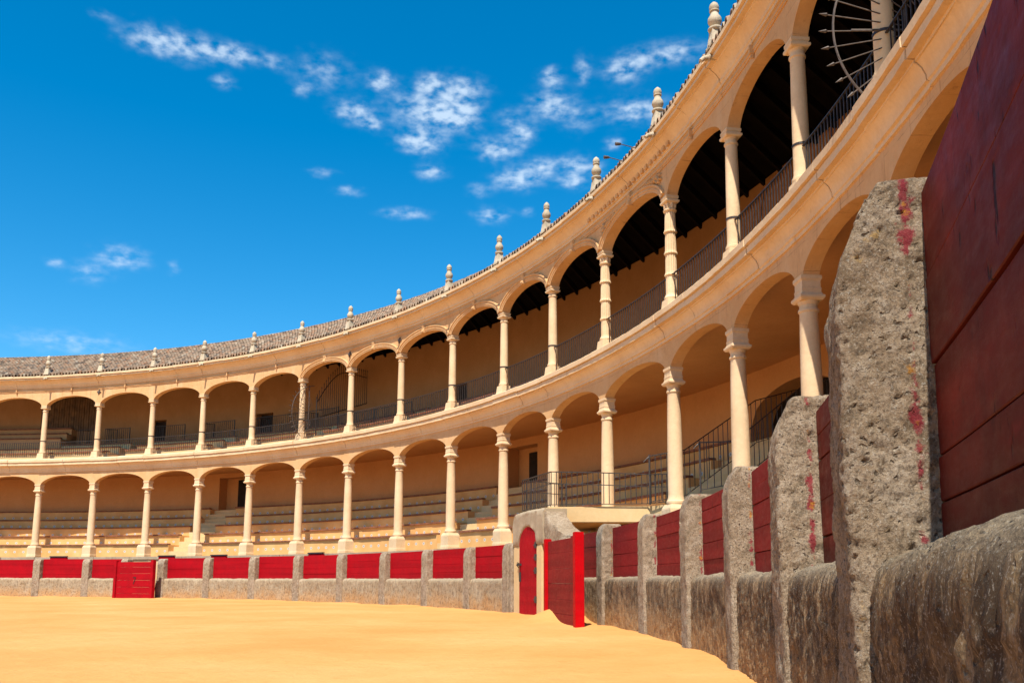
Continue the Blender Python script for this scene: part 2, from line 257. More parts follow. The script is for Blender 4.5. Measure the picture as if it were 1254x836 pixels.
# ------------------------------------------------------------------ helpers
def pol(az, R, z):
    a = rad(az); return (R*sin(a), R*cos(a), z)
class MB:
    def __init__(s): s.v = []; s.f = []; s.uv = None
    def add(s, verts, faces):
        o = len(s.v); s.v += [tuple(x) for x in verts]; s.f += [tuple(i+o for i in f) for f in faces]
    def grid(s, rows, close=False):            # rows: list of equally long lists of points
        o = len(s.v); n = len(rows[0]); m = len(rows)
        for r in rows: s.v += [tuple(p) for p in r]
        for i in range(m-1):
            for j in range(n if close else n-1):
                k = (j+1) % n
                s.f.append((o+i*n+j, o+i*n+k, o+(i+1)*n+k, o+(i+1)*n+j))
        return o
    def sweep(s, prof, azs, jit=0., cap=True):  # closed profile of (R, z) swept round the ring
        rows = []
        for a in azs:
            rows.append([pol(a, R + (random.uniform(-jit, jit) if jit else 0), z + (random.uniform(-jit, jit) if jit else 0)) for R, z in prof])
        o = s.grid(rows, True); n = len(prof)
        if cap:
            s.f.append(tuple(o+j for j in range(n))); s.f.append(tuple(o+(len(azs)-1)*n+j for j in reversed(range(n))))
    def pbox(s, a0, a1, R0, R1, z0, z1, seg=None):
        seg = seg or max(1, int(abs(a1-a0)/1.3)+1)
        s.sweep([(R0, z0), (R0, z1), (R1, z1), (R1, z0)], [a0+(a1-a0)*i/seg for i in range(seg+1)])
    def box(s, c, h, mat=None):
        P = [(x, y, z) for x in (-h[0], h[0]) for y in (-h[1], h[1]) for z in (-h[2], h[2])]
        P = [Vector(p) for p in P]
        if mat is not None: P = [mat @ p for p in P]
        P = [p + Vector(c) for p in P]
        s.add(P, [(0,1,3,2),(4,6,7,5),(0,4,5,1),(2,3,7,6),(0,2,6,4),(1,5,7,3)])
    def bar(s, p, q, w, h=None, up=(0,0,1)):    # square bar from p to q
        p = Vector(p); q = Vector(q); d = q-p; ln = d.length
        if ln < 1e-6: return
        d /= ln; u = Vector(up)
        if abs(d.dot(u)) > .98: u = Vector((1,0,0))
        a = d.cross(u).normalized(); b = a.cross(d); h = h or w
        P = [c + a*(sx*w/2) + b*(sy*h/2) for c in (p, q) for sx, sy in ((-1,-1),(1,-1),(1,1),(-1,1))]
        s.add(P, [(0,1,2,3),(7,6,5,4),(0,4,5,1),(1,5,6,2),(2,6,7,3),(3,7,4,0)])
    def tube(s, pts, r, n=6):
        pts = [Vector(p) for p in pts]; rows = []
        for i, p in enumerate(pts):
            d = (pts[min(i+1, len(pts)-1)] - pts[max(i-1, 0)]).normalized(); u = Vector((0,0,1))
            if abs(d.dot(u)) > .95: u = Vector((1,0,0))
            a = d.cross(u).normalized(); b = a.cross(d)
            rr = r[i] if isinstance(r, (list, tuple)) else r
            rows.append([p + a*rr*cos(2*pi*k/n) + b*rr*sin(2*pi*k/n) for k in range(n)])
        o = s.grid(rows, True)
        s.f.append(tuple(o+j for j in range(n))); s.f.append(tuple(o+(len(pts)-1)*n+j for j in reversed(range(n))))
    def lathe(s, prof, n=24, rot=0., rfun=None):
        rows = []
        for k, (r, z) in enumerate(prof):
            rows.append([((r*(rfun(j, k, z) if rfun else 1))*cos(2*pi*j/n+rot), (r*(rfun(j, k, z) if rfun else 1))*sin(2*pi*j/n+rot), z) for j in range(n)])
        o = s.grid(rows, True)
        s.f.append(tuple(o+j for j in range(n))); s.f.append(tuple(o+(len(prof)-1)*n+j for j in reversed(range(n))))
    def sq(s, prof):
        s.lathe([(r*sqrt(2), z) for r, z in prof], 4, pi/4)
    def build(s, name, mat, parent=None, smooth=None, bevel=None):
        me = bpy.data.meshes.new(name); me.from_pydata(s.v, [], s.f); me.update()
        bm = bmesh.new(); bm.from_mesh(me); bmesh.ops.recalc_face_normals(bm, faces=bm.faces)
        if bevel: bmesh.ops.bevel(bm, geom=list(bm.edges), offset=bevel, segments=2, affect='EDGES', clamp_overlap=True)
        bm.to_mesh(me); bm.free()
        if smooth:
            me.shade_smooth(); me.set_sharp_from_angle(angle=rad(smooth))
        me.materials.append(mat)
        o = bpy.data.objects.new(name, me); COL.objects.link(o)
        if parent is not None: o.parent = parent
        return o
def empty(name, loc=(0,0,0), rz=0.):
    o = bpy.data.objects.new(name, None); COL.objects.link(o); o.location = loc; o.rotation_euler = (0,0,rz); o.empty_display_size = .2; return o
def tag(o, label=None, cat=None, group=None, kind=None):
    if label: o['label'] = label
    if cat: o['category'] = cat
    if group: o['group'] = group
    if kind: o['kind'] = kind
    return o
def copy_tree(o, parent=None):
    c = o.copy(); COL.objects.link(c); c.parent = parent
    for ch in list(o.children): copy_tree(ch, c)
    return c
def at_az(o, az, R, z=0.):
    o.location = pol(az, R, z); o.rotation_euler = (0, 0, -rad(az)); return o
def fbm(p, s, o=4): return noise.fractal(Vector(p)*s, 1.0, 2.0, o)
def lin(a, b, n): return [a+(b-a)*i/n for i in range(n+1)]

# ------------------------------------------------------------------ ground
def build_ground():
    g = MB(); g.add([(-400,-400,-.35),(400,-400,-.35),(400,400,-.35),(-400,400,-.35)], [(0,1,2,3)])
    tag(g.build('ground', M['ground']), kind='structure')
    s = MB(); rows = []
    Rs = [0.01]+[i*.6 for i in range(1, 40)]+[24+i*.2 for i in range(0, 64)]
    for R in Rs:
        row = []
        for k in range(900):
            a = 360*k/900; x, y, _ = pol(a, R, 0)
            z = .025*fbm((x,y,0), .35, 3)+.010*fbm((x,y,3), 2.2, 3)
            z += .045*max(0., min(1., (R-33.7)/.6))*(.6+.8*noise.noise(Vector((x*.9, y*.9, 5)))) - .02
            z += .30*math.exp(-(((x-18.35)/.75)**2+((y+28.75)/.6)**2)) + .10*math.exp(-(((x-19.6)/1.1)**2+((y+27.2)/.7)**2))
            row.append((x, y, z))
        rows.append(row)
    s.grid(rows, True)
    tag(s.build('sand', M['sand'], smooth=60), kind='structure')
build_ground()

# ------------------------------------------------------------------ grandstand
AZ = [81.19,86.35,91.69,96.89,102.14,107.45,112.72,118.21,123.76,129.25,134.32,139.56,145.6,150.79,155.69,160.6]
AZ = [70.8, 76.0] + AZ + [165.6, 170.8, 176.0, 181.2]
O = 2                                        # AZ[O] is the first column inside the frame
RC = 37.26; RI, RO = 37.12, 37.40
A0, A1 = AZ[0]-2.5, AZ[-1]+2.5
stand = tag(empty('grandstand'), 'two-storey round stone grandstand with arched galleries, columns and clay tiled roof behind the red barrier', 'grandstand')
ZL0, ZL1, ZU0, ZU1 = 1.98, 5.796, 7.17, 10.04
def archz(t, rise): return rise*(max(0., 1-abs(t)**2.1))**.62
def arcade(cap, rise, top, half, name, rises={}):
    m = MB(); pts = []; h = deg(half/RC)
    pts.append((A0, cap))
    for i, a in enumerate(AZ):
        pts += [(a-h, cap), (a, cap), (a+h, cap)]
        if i+1 < len(AZ):
            b0, b1 = a+h, AZ[i+1]-h; rs = rises.get(i, rise)
            for k in range(1, 28):
                t = -cos(pi*k/28); pts.append(((b0+b1)/2+(b1-b0)/2*t, cap+archz(t, rs)))
    pts.append((A1, cap))
    rows = [[pol(a, RI, z), pol(a, RI, top), pol(a, RO, top), pol(a, RO, z)] for a, z in pts]
    o = m.grid(rows, True); n = 4
    m.f.append((o, o+1, o+2, o+3)); e = o+(len(rows)-1)*4; m.f.append((e+3, e+2, e+1, e))
    return m.build(name, M['facade'], stand, smooth=30)
arcade(ZL1, .46, 7.12, .172, 'arcade_wall')
arcade(ZU1, .48, 11.45, .158, 'arcade_wall', {**{O+k: .52 for k in range(5, 8)}, **{O+k: .60 for k in range(8, 18)}})

def cornice(prof, name, mat='facade'):
    m = MB(); cuts = []
    for i in range(len(AZ)-1): cuts += [AZ[i], (AZ[i]+AZ[i+1])/2]
    cuts = [A0] + cuts + [A1]
    for c0, c1 in zip(cuts[:-1], cuts[1:]):
        dR, dz = random.uniform(-.012, .012), random.uniform(-.008, .008)
        g = deg(.006/RC)
        prof2 = [(R+(dR if R < 37.07 else 0), z+(dz if R < 37.07 else 0)) for R, z in prof]
        m.sweep(prof2, lin(c0+g, c1-g, 9), jit=.0045)
    return m.build(name, M[mat], stand, smooth=25)
cornice([(37.2,6.42),(37.085,6.43),(37.085,6.50),(37.055,6.515),(37.05,6.58),(37.01,6.67),(36.95,6.73),(36.93,6.735),(36.93,6.775),(36.835,6.78),(36.835,6.90),(36.855,6.91),(36.855,6.925),(36.79,6.935),(36.785,7.06),(36.81,7.085),(37.02,7.15),(37.2,7.15)], 'cornice', 'column')
cornice([(37.2,10.99),(37.085,11.01),(37.085,11.08),(37.045,11.10),(37.04,11.17),(36.97,11.27),(36.87,11.345),(36.85,11.35),(36.85,11.385),(36.745,11.39),(36.745,11.455),(36.765,11.465),(36.765,11.475),(36.69,11.485),(36.685,11.57),(36.70,11.585),(37.2,11.59)], 'cornice', 'column')
cornice([(37.2,10.78),(37.095,10.785),(37.095,10.83),(37.075,10.84),(37.075,10.885),(37.2,10.89)], 'string_course')

# columns
def lower_column():
    s = MB(); s.lathe([(.262,.55),(.282,.575),(.287,.605),(.282,.635),(.255,.655),(.25,.68),(.236,.71),(.232,.78),(.230,1.4),(.222,2.0),(.207,2.6),(.192,3.03),(.196,3.045),(.218,3.06),(.222,3.08),(.216,3.10),(.190,3.11),(.190,3.2)], 28)
    c = s.build('column', M['column'], stand, smooth=40)
    p = MB(); p.sq([(.355,-.02),(.355,.09),(.335,.11),(.335,.46),(.275,.555)]); p.build('pedestal', M['column'], c, bevel=.012)
    k = MB(); k.lathe([(.19,3.14),(.20,3.155),(.235,3.18),(.26,3.22),(.265,3.235)], 28)
    k.sq([(.265,3.225),(.30,3.25),(.315,3.265),(.315,3.30),(.272,3.315),(.262,3.335),(.245,3.345),(.245,3.39),(.252,3.40),(.252,3.42),(.236,3.43),(.236,3.53),(.255,3.555),(.268,3.565),(.268,3.623)]); k.build('capital', M['column'], c).scale = (.86, .86, 1)
    return c
def upper_column(fancy=False):
    s = MB()
    if not fancy:
        s.lathe([(.205,.28),(.222,.30),(.226,.33),(.222,.36),(.198,.375),(.195,.40),(.183,.43),(.180,.55),(.178,1.1),(.168,1.9),(.156,2.50),(.158,2.52),(.18,2.535),(.184,2.555),(.178,2.575),(.155,2.585),(.155,2.64)], 24)
    else:
        prof = [(.215,.28),(.23,.33),(.205,.37)]
        z = .40
        for k in range(4):
            z1 = z+.50; prof += [(.182,z),(.182,z+.02),(.172,z+.03),(.168-.004*k,z1-.04),(.182,z1-.03),(.205,z1-.015),(.205,z1+.01),(.185,z1+.03)]; z = z1+.035
        prof += [(.16,z),(.158,2.6),(.158,2.64)]
        s.lathe(prof, 32, 0, lambda j, k, zz: 1-.09*(j % 2) if (.45 < zz < 2.5) else 1)
    c = s.build('column', M['column'], stand, smooth=40 if not fancy else 20)
    p = MB(); p.sq([(.275,-.02),(.272,.03),(.252,.05),(.222,.29)]); p.build('pedestal', M['column'], c, bevel=.01)
    k = MB(); k.lathe([(.155,2.62),(.17,2.63),(.20,2.66),(.222,2.69)], 24)
    if fancy:
        for q in range(8): k.lathe([(.03,2.55),(.05,2.6),(.045,2.66),(.02,2.7)], 6); 
        n = len(k.v)
        for q in range(8):
            for j in range(24):
                idx = n-192+q*24+j; x, y, zz = k.v[idx]; k.v[idx] = (x+.19*cos(q*pi/4), y+.19*sin(q*pi/4), zz)
    k.sq([(.222,2.68),(.25,2.695),(.262,2.71),(.262,2.745),(.225,2.755),(.215,2.775),(.228,2.79),(.24,2.80),(.24,2.853)]); k.build('capital', M['column'], c).scale = (.86, .86, 1)
    st = MB(); st.lathe([(.183,.925),(.192,.925),(.192,.965),(.183,.965)], 20); 
    if not fancy: st.build('iron_strap', M['iron'], c)
    return c
lc, uc, fc = lower_column(), upper_column(), upper_column(True)
def place_part(proto, az, R, z, first):
    o = proto if first else copy_tree(proto, stand)
    at_az(o, az + random.uniform(-.02, .02), R, z); o.parent = stand; return o
for i, a in enumerate(AZ):
    place_part(lc, a, RC, ZL0, i == 0).scale = (.77, .77, 1.053)
ff = True; fu = True
for i, a in enumerate(AZ):
    if i-O in (11, 12): o = place_part(fc, a, RC, ZU0, ff); o.scale = (.79, .79, 1.006); ff = False; o['label'] = 'ringed and fluted column of the carved upper arch'
    else: place_part(uc, a, RC, ZU0, fu).scale = (.79, .79, 1.006); fu = False

# moulded arch bands, keystones
def archivolt(i, rise):
    h = deg(.158/RC); b0, b1 = AZ[i]+h, AZ[i+1]-h; w = rad(b1-b0)*RC/2; mid = (b0+b1)/2
    P = []
    for k in range(37):
        t = -cos(pi*(k+.6)/37.2); P.append((t*w, ZU1+archz(t, rise)))
    prof = [(-.002,.0),(-.002,-.045),(.05,-.045),(.06,-.065),(.10,-.065),(.11,-.05),(.135,-.05),(.15,-.085),(.19,-.085),(.20,0.)]
    rows = []
    for k, (s_, z) in enumerate(P):
        q0 = P[max(k-1, 0)]; q1 = P[min(k+1, 36)]; dx, dz = q1[0]-q0[0], q1[1]-q0[1]; ln = sqrt(dx*dx+dz*dz); nx, nz = -dz/ln, dx/ln
        rows.append([pol(mid+deg((s_+nx*o)/RC), RI+.004+d, min(z+nz*o, 11.0)) for o, d in prof])
    m = MB(); o = m.grid(rows, True); n = len(prof)
    m.f.append(tuple(o+j for j in range(n))); m.f.append(tuple(o+36*n+j for j in reversed(range(n))))
    m.build('archivolt', M['facade'], stand, smooth=30)
    k = MB(); top = ZU1+rise
    pr = [(0.,-.03),(-.13,-.03),(-.155,.01),(-.15,.06),(-.11,.10),(-.105,.20),(-.13,.24),(-.13,.29),(0.,.30)]
    for sx, w_ in ((0, .075),):
        rows = [[(x, y, z) for y, z in pr] for x in (-w_, -w_*.8, w_*.8, w_)]
        rows[0] = [(-w_, y*.85, z) for y, z in pr]; rows[-1] = [(w_, y*.85, z) for y, z in pr]
        o = k.grid(rows, True); n = len(pr)
        k.f.append(tuple(o+j for j in range(n))); k.f.append(tuple(o+3*n+j for j in reversed(range(n))))
    ko = k.build('keystone', M['facade'], stand, smooth=40); at_az(ko, mid, RI+.01, top)
for i in range(5, 12): archivolt(O+i, .60 if i >= 8 else .52)
for i in range(0, len(AZ)-1):               # small bracket joint under each cornice at mid bay
    if O+5 <= i <= O+11: continue
    k = MB(); k.box((0,-.04,0), (.03,.05,.09)); k.box((0,-.03,-.12), (.018,.03,.06))
    at_az(k.build('bracket', M['facade'], stand, bevel=.008), (AZ[i]+AZ[i+1])/2, RI-.01, 10.86)
# carved relief in the spandrels of the portal arch
def relief(i, side):
    m = MB(); h = AZ[i+1]-AZ[i]; rng = random.Random(i*2+side)
    for k in range(46):
        t = rng.uniform(.48, .93)*(1 if side else -1); zl = ZU1+archz(t, .60)+.22
        z = rng.uniform(zl, max(zl+.02, 10.72)) if zl < 10.72 else zl
        if z > 10.76: continue
        a = (AZ[i]+AZ[i+1])/2+t*h/2; r = rng.uniform(.035, .075)
        c = Vector(pol(a, RI-.01, z)); o = len(m.v)
        n = 7; an = rng.uniform(0, pi)
        tx = Vector((cos(rad(a)), -sin(rad(a)), 0)); ry = Vector((sin(rad(a)), cos(rad(a)), 0)); zz = Vector((0,0,1))
        e1 = tx*cos(an)+zz*sin(an); e2 = -tx*sin(an)+zz*cos(an)
        rows = []
        for rr, dd in ((1, .02), (1, -.02), (.75, -.05), (.3, -.07)):
            rows.append([c + e1*r*1.5*rr*cos(2*pi*q/n) + e2*r*.7*rr*sin(2*pi*q/n) + ry*dd*rng.uniform(.8, 1.2) for q in range(n)])
        o = m.grid(rows, True); m.f.append(tuple(o+3*n+j for j in range(n)))
    m.build('carved_relief', M['facade'], stand, smooth=50)
relief(O+11, 0); relief(O+11, 1)
d = MB()
for k in range(20):
    a = AZ[O+11]-.9+k*.40
    d.pbox(a, a+.2, 36.99, 37.1, 11.11, 11.21, 1)
d.build('dentil_course', M['facade'], stand)
# iron tie anchors
for i, z in ((1, 10.64), (6, 10.64), (7, 10.60)):
    m = MB(); m.box((0,0,0), (.13,.02,.03), Matrix.Rotation(.2,3,'Y')); m.box((0,-.003,0), (.03,.02,.13), Matrix.Rotation(.2,3,'Y')); m.box((0,-.02,0), (.06,.025,.06), Matrix.Rotation(pi/4,3,'Y'))
    at_az(m.build('tie_anchor', M['rust'], stand, bevel=.008), AZ[O+i]+.05, RI-.015, z)

# finials and waterspouts
fp = MB(); fp.sq([(.15,-.05),(.15,.02),(.135,.05),(.095,.38)])
fp.lathe([(.10,.37),(.14,.39),(.15,.42),(.14,.45),(.08,.47),(.075,.50),(.12,.55),(.145,.62),(.135,.70),(.09,.78),(.08,.83),(.075,.86),(.10,.875),(.10,.90),(.085,.91),(.10,.95),(.10,1.0),(.08,1.06),(.045,1.10),(.012,1.13)], 18)
fin = fp.build('finial', M['finial'], stand, smooth=45)
sp = MB(); sp.tube([(0,.15,.04),(0,-.05,.03),(0,-.16,.0),(0,-.22,-.06)], [.05,.055,.05,.045], 10); sp.lathe([(.06,0),(.075,.01),(.075,.03),(.06,.04)], 10)
n0 = len(sp.v)
for j in range(n0-40, n0):
    x, y, z = sp.v[j]; sp.v[j] = (x, -.02-z, y+.03)
spo = sp.build('waterspout', M['finial'], stand, smooth=40)
for i, a in enumerate(AZ):
    f_ = fin if i == 0 else copy_tree(fin, stand)
    at_az(f_, a+.43+random.uniform(-.06, .06), 36.86, 11.70); f_.rotation_euler[0] = random.uniform(-.02, .02); f_.rotation_euler[1] = random.uniform(-.025, .025)
    sc = random.uniform(.92, 1.02); f_.scale = (sc, sc, random.uniform(.86, .92))
    w_ = spo if i == 0 else copy_tree(spo, stand); at_az(w_, a+.5, 36.74, 11.40)

# roof
def roof():
    m = MB(); rng = random.Random(3); tid = []
    Ra, za, Rb, zb = 36.72, 11.60, 39.3, 13.28
    ln = sqrt((Rb-Ra)**2+(zb-za)**2); rows = 15; per = .30
    a = 62.0
    while a < 183.5:
        w = per*(1+rng.uniform(-.06, .06)); ang = rng.uniform(-.02, .02)
        for k in range(rows):
            s0, s1 = k/rows, (k+1.12)/rows; col = min(1, max(0, rng.gauss(.45, .28))); lift = rng.uniform(0, .02)
            if k == 0: s0 = rng.uniform(-.008, .008)
            rw = []
            for s_, up in ((s0, .035+lift), (min(s1, 1.01), .0)):
                R = Ra+(Rb-Ra)*s_; zz = za+(zb-za)*s_; tw = .5*w*(1.0-.03*s_)
                row = [pol(a-tw*.98, R, zz+up-.035)]
                for q in range(6):
                    th = pi*q/5; row.append(pol(a+ang*s_-tw*.60*cos(th), R, zz+up+.10*sin(th)-.005))
                row.append(pol(a+tw*.98, R, zz+up-.035)); rw.append(row)
            m.grid(rw); tid += [col]*3+[col]*4
            # thickness lip at the lower edge of each cover tile
            low = [(x, y, z-.018) for x, y, z in rw[0]]
            m.grid([low, rw[0]]); tid += [col]*7
        a += w
    me = m.build('roof_tiles', M['tile'], roof_o, smooth=50)
    at = me.data.attributes.new('tid', 'FLOAT', 'FACE')
    for i in range(len(me.data.polygons)): at.data[i].value = tid[i] if i < len(tid) else .4
    # outer slope and ridge
    r = MB(); azs = lin(62, 185, 160)
    r.sweep([(39.14,13.24),(39.3,13.37),(39.46,13.24)], azs)
    r.build('ridge_cap', M['tile'], roof_o, smooth=60)
rb = MB(); azs = lin(A0, A1, 140)
rb.sweep([(37.13,11.60),(39.3,13.15),(42.2,11.4),(42.2,11.5),(39.3,13.25),(36.95,11.68),(36.95,11.60)], azs)
roof_o = rb.build('roof', M['wood'], stand, smooth=30)
roof()
rf = MB(); a = A0
while a < A1:
    for (Ra, za, Rb, zb) in ((37.15,11.45,39.3,13.02),(39.3,13.02,41.1,11.62)):
        rf.bar(pol(a, Ra, za), pol(a, Rb, zb), .10, .20)
    a += 1.15
rf.build('rafters', M['wood'], stand)

# floors, ceilings, back walls
def ring(name, mat, R0, R1, z0, z1, a0=A0, a1=A1):
    m = MB(); m.sweep([(R0, z0), (R0, z1), (R1, z1), (R1, z0)], lin(a0, a1, 130)); return m.build(name, M[mat], stand, smooth=30)
ring('ceiling', 'plaster', 37.46, 41.15, 6.53, 6.80)
ring('gallery_floor', 'plaster', 37.10, 41.15, 6.82, 7.155)
def wall_with(name, R, z0, z1, ops):
    """curved wall with door and arch openings (a0, a1, bottom, top, arched, depth)"""
    m = MB(); azs = set(lin(A0, A1, 100))
    for o in ops:
        azs |= set(lin(o[0], o[1], 16 if o[4] else 1))
    azs = sorted(azs)
    def hole(a):
        for (b0, b1, zb, zt, arch, dp) in ops:
            if b0-1e-6 <= a <= b1+1e-6:
                return zb, (zt if not arch else zb+(zt-zb)*(.45+.55*sqrt(max(0, 1-((a-(b0+b1)/2)/((b1-b0)/2))**2))))
        return None
    def quad(a, b, za0, zb0, za1, zb1):
        m.add([pol(a,R,za0),pol(b,R,zb0),pol(b,R,zb1),pol(a,R,za1)], [(0,1,2,3)])
    for a, b in zip(azs[:-1], azs[1:]):
        hm = hole((a+b)/2)
        if hm is None: quad(a, b, z0, z0, z1, z1)
        else:
            ha, hb = hole(a), hole(b)
            if hm[0] > z0: quad(a, b, z0, z0, hm[0], hm[0])
            quad(a, b, ha[1], hb[1], z1, z1)
            dp = [o for o in ops if o[0]-1e-6 <= (a+b)/2 <= o[1]+1e-6][0][5]
            m.add([pol(a,R,ha[1]),pol(b,R,hb[1]),pol(b,R+dp,hb[1]),pol(a,R+dp,ha[1])], [(0,1,2,3)])
    for (b0, b1, zb, zt, arch, dp) in ops:
        t = zb+(zt-zb)*.45 if arch else zt
        for b in (b0, b1): m.add([pol(b,R,zb),pol(b,R+dp,zb),pol(b,R+dp,t),pol(b,R,t)], [(0,1,2,3)])
        m.add([pol(b0,R,zb),pol(b1,R,zb),pol(b1,R+dp,zb),pol(b0,R+dp,zb)], [(0,1,2,3)])
        m.add([pol(b0,R+dp+.01,zb-.1),pol(b1,R+dp+.01,zb-.1),pol(b1,R+dp+.01,zt+.1),pol(b0,R+dp+.01,zt+.1)], [(0,1,2,3)])
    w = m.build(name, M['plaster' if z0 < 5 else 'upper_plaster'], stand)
    return w
wl = wall_with('back_wall', 41.0, 1.5, 6.56, [(93.7,96.65,4.13,6.3,False,.6),(121.65,124.4,4.13,6.22,False,.6),(141.5,147.4,4.13,5.95,True,.7)])
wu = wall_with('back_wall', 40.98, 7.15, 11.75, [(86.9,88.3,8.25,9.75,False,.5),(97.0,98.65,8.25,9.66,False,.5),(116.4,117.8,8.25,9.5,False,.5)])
def dark_door(par, a0, a1, z0, z1, R):
    m = MB(); m.pbox(a0, a1, R, R+.06, z0, z1, 1); m.build('door', M['door'], par)
dark_door(wl, 94.9, 96.6, 4.13, 6.2, 41.5); dark_door(wl, 122.75, 124.35, 4.13, 6.0, 41.5)
dark_door(wu, 86.95, 88.25, 8.25, 9.7, 41.3); dark_door(wu, 97.05, 98.6, 8.25, 9.6, 41.3); dark_door(wu, 116.5, 117.7, 8.25, 9.45, 41.3)
dark_door(wl, 141.6, 147.3, 4.13, 6.0, 41.66)
ow = MB(); ow.sweep([(41.75,-.5),(41.75,11.5),(42.1,11.5),(42.1,-.5)], lin(A0, A1, 120)); ow.build('outer_wall', M['plaster'], stand, smooth=30)
pt = MB()
for k in range(22):
    a = 76.9+k*.225; pt.pbox(a+.012, a+.213, 40.88+.01*(k%2), 40.95, 9.3, 11.35, 1)
pt.build('board_partition', M['wood2'], stand)

# seating tiers
def seat_row(R0, R1, zb, z1, gaps, mat='seat', a0=A0, a1=A1, nos=True):
    segs = []; a = a0
    for g0, g1 in sorted(gaps):
        if g0 > a: segs.append((a, min(g0, a1)))
        a = g1
    if a < a1: segs.append((a, a1))
    base = z1-.48
    for s0, s1 in segs:
        m = MB(); n = MB()
        k = max(1, int((s1-s0)/.7)); m.sweep([(R0, zb), (R0, z1), (R1, z1), (R1, zb)], lin(s0, s1, k))
        q = s0                                              # slabs of the nosing, each a little off
        while q < s1:
            e = min(s1, q+random.uniform(1.6, 2.4)); o = random.uniform(-.012, .012)
            n.pbox(q+.01, e-.01, R0-.07+o, R0+.16, z1+.003, z1+.068+random.uniform(-.006, .006)); q = e
        r = m.build('seat_row', M[mat], stand, smooth=20)
        me = r.data; uv = me.uv_layers.new(name='UVMap')
        for l in me.loops:
            c = me.vertices[l.vertex_index].co; uv.data[l.index].uv = (rad(math.degrees(math.atan2(c.x, c.y)))*R0, c.z-base)
        n.build('nosing', M['nosing'], r)
RR = [37.45, 38.2, 38.9, 39.6, 40.3, 41.02]; ZZ = [2.56, 3.06, 3.53, 4.03, 4.55]
GAPS = [(93.8, 96.3), (121.9, 124.3), (141.8, 147.7)]
for k in range(5): seat_row(RR[k], RR[k+1]+.03, 1.6, ZZ[k], GAPS)
UR = [38.0, 38.85, 39.7]; UZ = [7.56, 7.92, 8.25]
for k in range(3): seat_row(UR[k], (UR+[41.0])[k+1]+.03, 7.0, UZ[k], [(86.5, 88.2), (96.7, 98.4), (107.5, 108.5), (116.3, 117.6)], 'cream')
for k, (R, z) in enumerate(((39.6, 8.65), (40.1, 9.0), (40.5, 9.35))): seat_row(R, 41.0, 7.2, z, [], 'plaster', A0, 80.1)
for g0, g1 in GAPS:
    st = MB()
    for k in range(10):
        R = 37.47+.35*k; st.pbox(g0-.02, g1+.02, R, R+.39 if k < 9 else 41.02, 1.5, 1.98+.255*(k+1)-.02*(k%2), 3)
    st.build('stairs', M['cream'], stand)
# callejon wall under the columns
cw = MB(); cw.sweep([(36.78,-.3),(36.78,1.82),(37.44,1.82),(37.44,-.3)], lin(A0, A1, 120)); cwo = cw.build('podium_wall', M['cream'], stand, smooth=30)
cp = MB(); a = A0
while a < A1:
    e = a+random.uniform(1.5, 2.2); cp.pbox(a+.01, e-.01, 36.70+random.uniform(-.02,.02), 37.43, 1.822, 1.96+random.uniform(-.012,.004), 3); a = e
cp.build('coping', M['coping'], cwo)
# platform over the passage
pf = MB(); P = [pol(138.1,35.03,0), pol(141.75,34.97,0), pol(144.0,37.1,0), pol(145.3,37.3,0), pol(145.9,37.6,0), pol(136,37.6,0), pol(137.2,36.7,0)]
top = [(x,y,2.64-(.03 if i in (2,3) else 0)) for i,(x,y,_) in enumerate(P)]; bot = [(x,y,2.25-(.03 if i in (2,3) else 0)) for i,(x,y,_) in enumerate(P)]
n = len(P); pf.v = top+bot; pf.f = [tuple(range(n)), tuple(reversed(range(n, 2*n)))]+[(i,(i+1)%n,n+(i+1)%n,n+i) for i in range(n)]
pf.build('platform', M['cream'], stand, bevel=.015)

